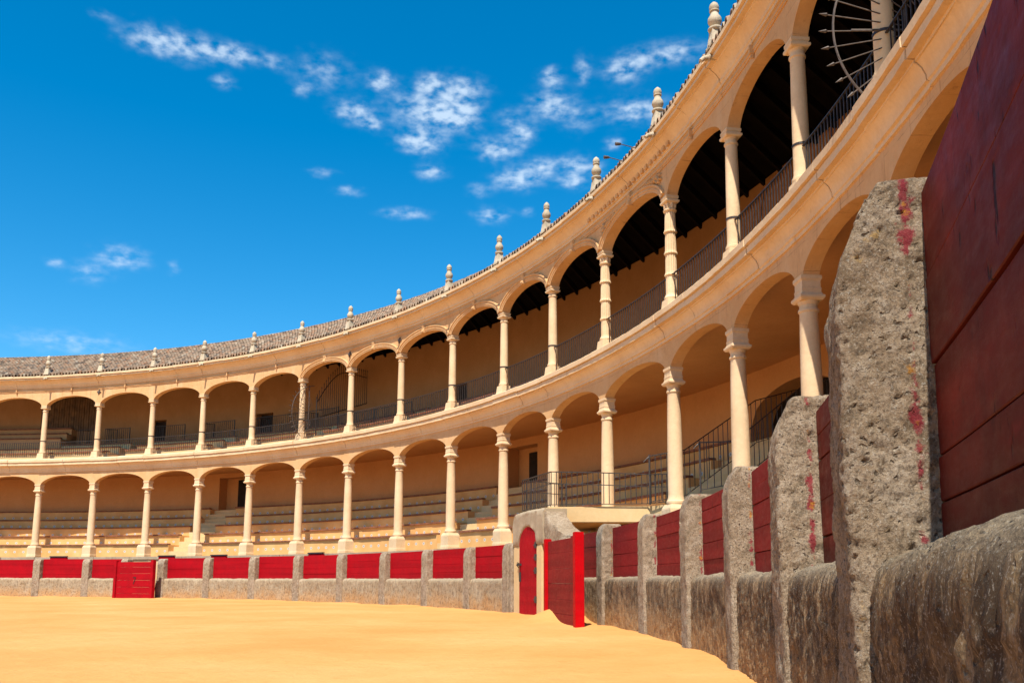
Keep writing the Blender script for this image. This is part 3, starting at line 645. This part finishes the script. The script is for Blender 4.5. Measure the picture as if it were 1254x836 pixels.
# ------------------------------------------------------------------ barrier
barrier = tag(empty('barrier_wall'), 'round arena barrier of weathered stone posts and low wall with red plank panels', 'barrier')
RB = 34.40
def rounded(nx, ny, nz, hx, y0, y1, z0, z1, r, amp, seed, chamf):
    """displaced rounded block: tangential x, radial y, z up"""
    m = MB(); idx = {}
    C = Vector((0, (y0+y1)/2, (z0+z1)/2)); H = Vector((hx, (y1-y0)/2, (z1-z0)/2)); pn = {}
    def vert(i, j, k):
        key = (i, j, k)
        if key in idx: return idx[key]
        p = Vector((2*hx*(i/nx-.5), (y1-y0)*(j/ny-.5), (z1-z0)*(k/nz-.5)))
        q = Vector([max(-(H[c]-r), min(H[c]-r, p[c])) for c in range(3)])
        d = p-q
        nrm = d.normalized() if d.length > 1e-6 else Vector((0,0,1))
        p = q+nrm*r
        w = p+C
        sd = Vector((seed*3.1, seed*1.7, seed))
        if chamf:
            tz = max(0., (w.z-(z1-chamf[0]))/chamf[0]); lim = y0+chamf[1]*tz**1.7
            if w.y < lim: w.y = w.y*.15+lim*.85
            w.z -= .02*abs(w.x/hx)**2*(1 if tz > .8 else 0)
        a = fbm(w+sd, 3.2, 3)*.9+fbm(w+sd, 11, 4)*.55
        pit = max(0., noise.noise((w+sd)*30)-.22)*1.1+max(0., noise.noise((w+sd)*62)-.1)*1.5+max(0., noise.noise((w+sd)*12)-.45)*1.6
        w = w + nrm*amp*(a-pit)
        idx[key] = len(m.v); m.v.append(tuple(w)); pn[idx[key]] = max(0., 1-abs(p.y-(y0+y1)/2-(.05))/.05) if False else 0
        return idx[key]
    for i in range(nx):
        for j in range(ny):
            m.f.append((vert(i,j,0),vert(i,j+1,0),vert(i+1,j+1,0),vert(i+1,j,0))); m.f.append((vert(i,j,nz),vert(i+1,j,nz),vert(i+1,j+1,nz),vert(i,j+1,nz)))
    for i in range(nx):
        for k in range(nz):
            m.f.append((vert(i,0,k),vert(i+1,0,k),vert(i+1,0,k+1),vert(i,0,k+1))); m.f.append((vert(i,ny,k),vert(i,ny,k+1),vert(i+1,ny,k+1),vert(i+1,ny,k)))
    for j in range(ny):
        for k in range(nz):
            m.f.append((vert(0,j,k),vert(0,j,k+1),vert(0,j+1,k+1),vert(0,j+1,k))); m.f.append((vert(nx,j,k),vert(nx,j+1,k),vert(nx,j+1,k+1),vert(nx,j,k+1)))
    return m
PANEL_Y = .222                                 # panel front, measured from the post front
def post_mesh(seed, res, h=1.80, amp=.011, hw=.205, ch=(.27, .115)):
    m = rounded(max(4,int(.42/res)), max(4,int(.40/res)), int(1.85/res), hw, 0., .40, -.15, h, .032, amp, seed, ch)
    o = m.build('post', M['post'], barrier, smooth=60)
    at = o.data.attributes.new('paint', 'FLOAT', 'POINT')
    for i, v in enumerate(o.data.vertices):
        c = v.co; at.data[i].value = max(0., 1-abs(c.y-.195)/.055) if c.z > .88 else 0.
    return o
posts_l = [70.5,75.45,80.42,85.38,90.31,94.3,98.23,103.27,108.42,113.56,118.71,123.86,129.0,134.15,138.95]
posts_r = [145.55]+[150.49+4.936*k for k in range(7)]
protos = [post_mesh(s, .035) for s in range(3)]
near = post_mesh(11, .0085, 1.955, .013, .235, (.38, .15)); near2 = post_mesh(5, .013, 1.92, .015, .22, (.33, .14))
protos += [post_mesh(s, .025, 1.875) for s in (31, 32, 33)]
allp = posts_l+posts_r; used = [False]*6
for k, a in enumerate(allp):
    if abs(a-175.17) < .1: o = near; o['label'] = 'tallest looking porous grey post with red and ochre paint smears'
    elif abs(a-170.23) < .1: o = near2
    else:
        s_ = (k*7) % 3 + (3 if a > 147 else 0)
        if not used[s_]: o = protos[s_]; used[s_] = True
        else: o = protos[s_].copy(); COL.objects.link(o); o.parent = barrier
    at_az(o, a+random.uniform(-.03,.03), RB+(.005 if o is near else 0), 0 if o in (near, near2) else random.uniform(-.03,.02))
# crack strip beside the gateway post
cs = rounded(4, 8, 40, .09, 0, .4, -.15, 1.76, .03, .008, 21, (.2,.06)); o = cs.build('post', M['post'], barrier, smooth=60); at_az(o, 139.5, RB+.03, 0); o['label'] = 'thin stone upright split from the post by a dark crack'
# low wall
def low_wall(a0, a1, step, cols, name='wall', mat='wallbase'):
    prof = [(.05,-.2)]+[(.05, z) for z in lin(-.1, .74, cols)]+[(.055,.785),(.07,.825),(.10,.855),(.14,.872),(.20,.882),(.27,.885),(.33,.888),(.5,.89)]
    azs = []; a = a0
    while a < a1:
        azs.append(a); a += deg((step if a < 158 else (step*.45 if a < 168 else step*.25))/RB)
    azs.append(a1)
    rows = []
    for a in azs:
        row = []
        for k, (y, z) in enumerate(prof):
            p = Vector(pol(a, RB+y, z)); out = Vector((-sin(rad(a)), -cos(rad(a)), 0))
            am = .018*fbm(p, 1.5, 3)+.010*fbm(p, 24, 4)-.014*max(0., noise.noise(p*30)-.12)+.010*fbm(Vector((p.x,p.y,p.z*.8)), 9, 5)-.010*max(0., noise.noise(Vector((p.x*17,p.y*17,p.z*9)))-.15)-.008*max(0, noise.noise(p*36)-.1)
            n_ = out if z < .76 else (Vector((0,0,1)) if z > .87 else (out+Vector((0,0,1))).normalized())
            if z > .5 and z < .88: am -= .012*max(0, noise.noise(p*6))
            row.append(p+n_*am*(1 if y < .4 else 0))
        row.append(pol(a, RB+.56, .89)); row.append(pol(a, RB+.56, -.2)); rows.append(row)
    m = MB(); o = m.grid(rows); n = len(rows[0])
    m.f.append(tuple(o+j for j in range(n))); m.f.append(tuple(o+(len(rows)-1)*n+j for j in reversed(range(n))))
    return m.build(name, M[mat], barrier, smooth=60)
low_wall(69.5, 94.4, .10, 12, mat='pale_wallbase'); low_wall(97.7, 139.3, .075, 14, mat='pale_wallbase'); low_wall(145.2, 165.3, .055, 26); low_wall(165.3, 183, .05, 56)
# plank panels
def panel(a0, a1, mat, seed):
    PANEL_Y = .25 if a0 > 170 else .222; gp = .003 if a0 > 146 else .0015
    rng = random.Random(seed); m = MB(); zs = [.84 if a0 < 174 else .885]
    while zs[-1] < (1.60 if a0 < 174 else 1.85): zs.append(zs[-1]+(rng.uniform(.20, .24) if a0 < 174 else {0:.115,1:.125,2:.255,3:.25,4:.27}.get(len(zs)-1, .3)))
    zs[-1] = (1.785 if a0 < 146 else (1.90 if a0 > 174 else 1.81))+rng.uniform(-.012, .012)
    if zs[-1]-zs[-2] > .3: zs.insert(-1, (zs[-1]+zs[-2])/2)
    for k, (z0, z1) in enumerate(zip(zs[:-1], zs[1:])):
        dy = rng.uniform(-.006, .006); g = gp
        prof = [(RB+PANEL_Y+dy+.003, z0+g),(RB+PANEL_Y+dy, z0+g+.003),(RB+PANEL_Y+dy, z1-g-.003),(RB+PANEL_Y+dy+.003, z1-g),(RB+PANEL_Y+.045, z1-g),(RB+PANEL_Y+.045, z0+g)]
        tl = rng.uniform(-.012, .012); az_ = lin(a0, a1, 6)
        rows = [[pol(a, R, z+tl*(i/6-.5)) for R, z in prof] for i, a in enumerate(az_)]
        o = m.grid(rows, True); n = 6; m.f.append(tuple(o+j for j in range(n))); m.f.append(tuple(o+6*n+j for j in reversed(range(n))))
    b = MB(); b.pbox(a0-.09, a1+.09, RB+PANEL_Y+.036, RB+PANEL_Y+.043, .86, 1.75, 6); m.add(b.v, b.f)
    return m.build('plank_panel', M[mat], barrier, smooth=25)
pw = .362
for ps in (posts_l, posts_r):
    for k, (a, b) in enumerate(zip(ps[:-1], ps[1:])):
        if abs(a-94.3) < .1: continue
        panel(a+pw, b-pw, ('red_old' if a > 170 else 'red_worn') if a > 145 else 'red', int(a*10))

# ------------------------------------------------------------------ stone gateway with the arched door
gw = tag(empty('stone_gateway', pol(141.49, 34.52, 0), -rad(141.49)), 'narrow stone gateway with arched red door, grey lintel and cream jambs beside the platform', 'gateway')
gw.scale = (1.09, 1, 1.06)
# local frame: x along the wall (towards growing angle), y outward
W = .575
def gpart(m, name, mat, **k): return m.build(name, M[mat], gw, **k)
j = MB(); j.box((-W-.20, .25, .72), (.20, .30, .86)); gpart(j, 'jamb', 'cream', bevel=.015)
j = MB(); j.box((W+.17, .25, .72), (.17, .30, .86)); gpart(j, 'jamb', 'cream', bevel=.015)
def lintel():
    m = MB(); N_ = 30; xs = lin(-1.0, 1.02, N_); rows = []
    for k, x in enumerate(xs):
        zl = 1.58 if abs(x) >= W else 1.58+.44*sqrt(max(0, 1-(x/W)**2))
        zt = 2.40 - .03*max(0, -x) - (.55*max(0, (-x-.90)/.1)**1.0*.4 if x < -.9 else 0) - .05*max(0, x-.8)
        fy = -.07-.02*fbm((x, 0, 0), 3, 3)
        cols = []
        for y, z in [(fy+.03, zl), (fy, zl+.03)]+[(fy, zl+(zt-zl)*q) for q in (.2,.4,.6,.8)]+[(fy, zt-.05), (fy+.05, zt), (.55, zt), (.55, zl)]:
            p = Vector((x, y, z)); dd = .014*fbm(p, 4, 4)+.008*fbm(p, 16, 3)
            cols.append((x, y-dd, z+dd*.5))
        rows.append(cols)
    o = m.grid(rows, True); n = len(rows[0]); m.f.append(tuple(o+q for q in range(n))); m.f.append(tuple(o+N_*n+q for q in reversed(range(n))))
    return gpart(m, 'lintel', 'coping', smooth=50)
lintel()
def bracket():
    m = MB(); xs = lin(.0, 1.75, 26); rows = []
    for x in xs:
        t = x/1.75; zt = 2.33-.62*(1-(1-t)**2.4) if t < .8 else 1.72-.03*(t-.8); zl = 1.45+.15*t
        X = 1.0+x; y0 = -.04+.10*t
        cols = []
        for y, z in [(y0+.02, zl)]+[(y0, zl+(zt-zl)*q) for q in (.1,.3,.5,.7,.9)]+[(y0+.04, zt), (.5, zt), (.5, zl)]:
            p = Vector((X, y, z)); dd = .03*fbm(p, 3.5, 4)+.012*fbm(p, 14, 3); cols.append((X, y-dd, z+dd*.6))
        rows.append(cols)
    o = m.grid(rows, True); n = len(rows[0]); m.f.append(tuple(o+q for q in range(n))); m.f.append(tuple(o+26*n+q for q in reversed(range(n))))
    return gpart(m, 'bracket', 'post', smooth=50)
bracket()
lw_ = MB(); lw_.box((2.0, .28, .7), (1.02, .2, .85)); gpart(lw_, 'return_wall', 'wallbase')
door = MB(); nP = 6
for k in range(nP):
    x0, x1 = -W+2*W*k/nP+.004, -W+2*W*(k+1)/nP-.004
    tz = [1.58+.44*sqrt(max(0, 1-(x/W)**2)) for x in lin(x0, x1, 4)]
    rows = [[(x, -.05, -.1), (x, -.05, z), (x, .02, z), (x, .02, -.1)] for x, z in zip(lin(x0, x1, 4), tz)]
    o = door.grid(rows, True); door.f.append((o,o+1,o+2,o+3)); e = o+16; door.f.append((e+3,e+2,e+1,e))
dr = gpart(door, 'door', 'red_door')
def hinge(z):
    m = MB()
    for an, ln in ((0, .13), (pi/2, .05), (-pi/2, .05), (pi/4, .09), (-pi/4, .09)):
        m.bar((W-.02, -.062, z), (W-.02-ln*cos(an), -.062, z+ln*sin(an)), .04, .012, (0,1,0))
    m.box((W-.01, -.065, z), (.03, .015, .07)); return m.build('hinge', M['black'], dr)
for z in (.35, 1.0, 1.3, 1.58): hinge(z)
lt = MB(); lt.box((-W+.06, -.075, 1.15), (.10, .03, .025)); lt.box((-W+.10, -.07, .86), (.025, .02, .11)); lt.tube([(-W+.04,-.07,1.18),(-W+.04,-.12,1.2),(-W+.04,-.14,1.14),(-W+.04,-.08,1.08)], .012)
lt.build('latch', M['black'], dr)

# ------------------------------------------------------------------ free-standing red screens
def screen(az, R, half, label, num=None, mats=('red','red_edge')):
    root = tag(empty('wooden_screen', pol(az, R, 0), -rad(az)), label, 'screen', 'red escape screens standing before the barrier')
    b = MB(); z = -.1; rng = random.Random(int(az))
    while z < 1.55:
        z1 = min(z+rng.uniform(.27,.32), 1.62)
        if 1.62-z1 < .12: z1 = 1.62
        dy = rng.uniform(-.004,.004)
        nx = 4; prof = [(-.02+dy+.003, z+.002),(-.02+dy, z+.005),(-.02+dy, z1-.005),(-.02+dy+.003, z1-.002),(.03, z1-.002),(.03, z+.002)]
        rows = [[(x, y, zz) for y, zz in prof] for x in lin(-half+.1, half-.08, nx)]
        o = b.grid(rows, True); b.f.append(tuple(o+q for q in range(6))); b.f.append(tuple(o+nx*6+q for q in reversed(range(6)))); z = z1
    bo = b.build('boards', M[mats[0]], root)
    p = MB(); p.box((-half+.08, -.01, .75), (.08, .07, .93)); p.build('upright', M[mats[1]], root, bevel=.008)
    p = MB(); p.box((half-.085, -.015, .77), (.085, .085, .93)); p.build('upright', M[mats[1]], root, bevel=.008)
    if num:
        cu = bpy.data.curves.new('number', 'FONT'); cu.body = num; cu.size = .46; cu.extrude = .003; cu.align_x = 'CENTER'
        t = bpy.data.objects.new('number', cu); COL.objects.link(t); t.parent = root
        bpy.context.view_layer.update(); me = bpy.data.meshes.new_from_object(t.evaluated_get(bpy.context.evaluated_depsgraph_get()))
        bpy.data.objects.remove(t); me.materials.clear(); me.materials.append(M['figure'])
        t = bpy.data.objects.new('number', me); COL.objects.link(t); t.parent = root
        t.location = (.05, -.031, .62); t.rotation_euler = (pi/2, 0, 0)
    return root
screen(96.5, 33.86, 1.27, 'bright red wooden screen painted with a 7, at the far part of the barrier', '7', ('red','red'))
screen(149.35, 33.86, 1.34, 'worn red wooden screen half buried in sand beside the arched door', None, ('red_worn','red_edge'))

# low red shelters inside the passage, just seen over the barrier
for k, (a, lab) in enumerate(((84.82, 'dark red board peeping over the barrier two bays short of the numbered screen'), (95.55, 'dark red board peeping over the barrier just beyond the numbered screen'), (101.02, 'dark red board over the barrier, one bay past the numbered screen'), (111.53, 'dark red board over the barrier midway between the numbered screen and arched door'))):
    m = MB(); m.box((0,0,.95), (.5,.025,.93)); o = m.build('passage_shelter', M['red'], None); at_az(o, a, 36.25); o.scale = (1, 1, 1.035); o['label'] = lab; o['category'] = 'shelter board'; o['group'] = 'red shelter boards in the passage'
    c = MB(); c.box((0,0,1.90), (.52,.06,.025)); c.build('cap_rail', M['black'], o)
    for sx in (-.42, .42):
        q = MB(); q.box((sx,.07,.93), (.04,.04,.93)); q.build('upright', M['red'], o)

# ------------------------------------------------------------------ railings between the upper columns
ordn = ['first','second','third','fourth','fifth','sixth','seventh','eighth','ninth','tenth','eleventh','twelfth','thirteenth','fourteenth','fifteenth']
def rail_between(p, q, z0, z1, step, wbar=.016):
    """p, q in the root's own frame"""
    p = Vector(p); q = Vector(q); g = MB(); n = max(2, int((q-p).length/step))
    for k in range(1, n):
        c = p.lerp(q, k/n); g.bar(c+Vector((0,0,z0)), c+Vector((0,0,z1)), wbar, wbar, (1,0,0))
    return g, p, q
for i in range(len(AZ)-1):
    k = i-O
    a, b = AZ[i]+deg(.14/RC), AZ[i+1]-deg(.14/RC); mid = (a+b)/2; Rr = RC-.03
    if k < 11: lab = 'iron railing of the upper gallery, %s arch before the carved portal on its far side' % ordn[10-k]
    elif k == 11: lab = 'iron railing of the upper gallery under the carved portal arch with ringed columns'
    else: lab = 'iron railing of the upper gallery, %s arch past the carved portal on its near side' % ordn[k-12]
    root = tag(empty('balcony_railing', pol(mid, Rr, ZU0), -rad(mid)), lab, 'railing', 'iron railings between the upper columns')
    hw = rad(b-a)/2*Rr; sag = Rr*(1-cos(rad(b-a)/2))
    g = MB(); N_ = max(3, int(2*hw/.125)); line = [(x, sag*(-1+0)*0 + (-(Rr-sqrt(Rr*Rr-x*x))), 0) for x in lin(-hw, hw, N_)]
    for p in line[1:-1]: g.bar((p[0],p[1],.10), (p[0],p[1],.88), .017, .017, (1,0,0))
    g.bar((line[0][0],line[0][1],.11), (line[-1][0],line[-1][1],.11), .012, .03)
    g.build('grille', M['iron'], root)
    t = MB()
    for p, q in zip(line[:-1], line[1:]): t.bar((p[0],p[1],.885), (q[0],q[1],.885), .04, .018)
    t.build('handrail', M['iron'], root)

# ------------------------------------------------------------------ other railings
def poly_rail(name, label, cat, pts, h0=.06, step=.13, group=None, scroll=None, wb=.017):
    """pts: world points of the handrail's top with the height of the rail above its footing"""
    o0 = Vector(pts[0][:3]) - Vector((0,0,pts[0][3]))
    root = tag(empty(name, o0), label, cat, group); g = MB(); t = MB()
    for (p, q) in zip(pts[:-1], pts[1:]):
        P = Vector(p[:3])-o0; Q = Vector(q[:3])-o0; hp, hq = p[3], q[3]; n = max(1, round((Q-P).length/step))
        t.bar(P, Q, .04, .022)
        g.bar(P-Vector((0,0,hp-h0)), Q-Vector((0,0,hq-h0)), .03, .016)
        g.bar(P-Vector((0,0,.30)), Q-Vector((0,0,.30)), .012, .02) if cat == 'railing' and name == 'platform_railing' else None
        for k in range(0, n):
            c = P.lerp(Q, k/n); hh = hp+(hq-hp)*k/n; g.bar(c-Vector((0,0,hh-h0)), c-Vector((0,0,.01)), wb, wb, (1,0,0))
    g.build('grille', M['iron'], root); t.build('handrail', M['iron'], root)
    for e in (pts[0], pts[-1]):
        P = Vector(e[:3])-o0; nw = MB(); nw.bar(P-Vector((0,0,e[3])), P+Vector((0,0,.03)), .04, .04, (1,0,0)); nw.build('newel', M['iron'], root)
    if scroll is not None:
        P = Vector(pts[0][:3])-o0; d = Vector(scroll); sc = MB()
        sc.tube([P + d*(.09-.09*cos(th)*(1-th/9)) + Vector((0,0,-.09+.09*sin(th+pi/2)*(1-th/9))) for th in lin(0, 5.2, 16)], .014, 6); sc.build('scroll', M['iron'], root)
    return root
def P4(az, R, z, h): return (*pol(az, R, z), h)
poly_rail('platform_railing', 'iron railing around the cream platform above the arched door', 'railing',
          [P4(137.6,36.6,3.53,.89), P4(138.2,35.1,3.53,.89), P4(141.7,35.05,3.53,.89), P4(142.95,36.0,3.46,.84), P4(144.0,37.0,3.38,.77), P4(145.2,37.25,3.31,.70)], step=.14)
sc_d = (-.5, .85, 0)
poly_rail('stair_railing', 'iron stair handrail with scrolled end starting at the platform edge', 'railing', [P4(144.3,36.98,3.80,1.17), P4(144.95,37.7,3.92,1.15), P4(145.07,39.6,5.22,1.1), P4(145.1,40.9,5.6,1.1)], step=.15, group='iron stair handrails', scroll=sc_d)
poly_rail('stair_railing', 'iron stair handrail with scrolled end seen past the column beyond the platform', 'railing', [P4(146.5,37.6,3.95,1.15), P4(147.3,38.2,3.92,1.0), P4(147.5,39.8,5.2,1.05), P4(147.5,40.9,5.55,1.05)], step=.15, group='iron stair handrails', scroll=sc_d)
inner = [(81.5,83.2,'beside the partition boards'),(84.0,86.3,'before the smaller upper doorway'),(88.3,91.6,'past the smaller upper doorway'),(93.2,96.5,'before the wider upper doorway'),(98.7,103.0,'past the wider upper doorway'),(103.4,107.0,'next to the spiked divider')]
for a, b, w in inner:
    poly_rail('stairwell_railing', 'dark iron stairwell railing inside the upper gallery '+w, 'railing', [P4(a,41-.25,9.25,1.0), P4(a,39.75,9.15,.9), P4((a+b)/2,39.75,9.15,.9), P4(b,39.75,9.15,.9)], step=.14, group='stairwell railings of the upper gallery')
for a, b, w in ((108.5, 112.0, 'on the near side of the spiked divider'), (112.3, 116.2, 'before the small doorway near the divider')):
    poly_rail('stairwell_railing', 'dark iron stairwell railing inside the upper gallery '+w, 'railing', [P4(a,38.8,8.46,.9), P4((a+b)/2,38.8,8.46,.9), P4(b,38.8,8.46,.9)], step=.14, group='stairwell railings of the upper gallery')

# ------------------------------------------------------------------ fan grilles and spiked divider
def fan(az, label, zc, mat='rust'):
    root = tag(empty('fan_grille', pol(az, 37.06, ZU0), -rad(az)), label, 'grille', 'iron fan grilles between gallery sections')
    c = Vector((0, .84, zc-ZU0)); h = MB(); ok = lambda y, z: z > .06 or y < -.52
    arc = [c+Vector((0, -1.36*cos(t), 1.36*sin(t))) for t in lin(-1.35, 1.5, 40)]; h.tube([p for p in arc if p.z > -.1], .016, 6); h.build('hoop', M[mat], root)
    for k in range(14):
        t = -1.0+k*.165; s = MB(); p0 = c+Vector((0, -.45*cos(t), .45*sin(t))); p1 = c+Vector((0, -1.46*cos(t), 1.46*sin(t))); p2 = c+Vector((0, -1.56*cos(t), 1.56*sin(t)))
        s.tube([p0, p1], .009, 5); s.tube([p1-(p2-p1)*.2, p1, p2], [.008, .024, .002], 6); s.build('spike', M[mat], root)
    v = MB(); v.bar((0,.45,.06), (0,.45,2.6), .03); v.bar((0,-.28,.95), (0,.5,.95), .025); v.build('mount', M[mat], root)
fan(160.75, 'iron fan of arrow-tipped spikes beside the nearest upper column in the dark arch', 8.12)
fan(107.7, 'iron fan hoop of spikes around a far upper column beside the spiked divider', 8.42)
dv = tag(empty('spiked_divider', pol(108.0, 37.7, 7.35), -rad(108.0)), 'tall spiked iron divider with curved top across the far upper gallery', 'divider')
b_ = MB(); pts = lin(.12, 3.2, 24); arc = []
for y in pts:
    t = y/3.2; zt = 1.75+1.9*sin(min(1, y/1.9)*pi/2); zb = .88+.37*y; arc.append((0, y, zt-.28))
    b_.bar((0,y,zb), (0,y,zt), .018, .018, (1,0,0)); b_.tube([(0,y,zt-.02),(0,y,zt+.03),(0,y,zt+.12)], [.01,.026,.002], 5)
b_.build('grille', M['iron'], dv)
fr = MB()
for p, q in zip(arc[:-1], arc[1:]): fr.bar(p, q, .03, .03)
fr.bar((0,.1,.9), (0,3.22,2.09), .04, .04); fr.bar((0,.1,.1), (0,.1,1.9), .04, .04, (1,0,0)); fr.build('frame', M['iron'], dv)

# ------------------------------------------------------------------ floodlights on the eave
for a, lab in ((143.1, 'small dark floodlight on an eave bracket nearer the spiked-finial end of the carved arch'), (144.3, 'small dark floodlight on an eave bracket directly above the carved arch')):
    root = tag(empty('floodlight', pol(a, 36.6, 11.62), -rad(a)), lab, 'floodlight', 'floodlights on the eave'); root.scale = (.6, .6, .6)
    m = MB(); m.tube([(0,.3,.05),(0,-.1,.10),(0,-.45,.14)], .018, 6); m.build('arm', M['rust'], root)
    m = MB(); m.tube([(0,-.40,.14),(0,-.45,.14),(0,-.62,.12),(0,-.66,.115)], [.03,.055,.075,.07], 10); m.build('lamp_head', M['rust'], root, smooth=40)
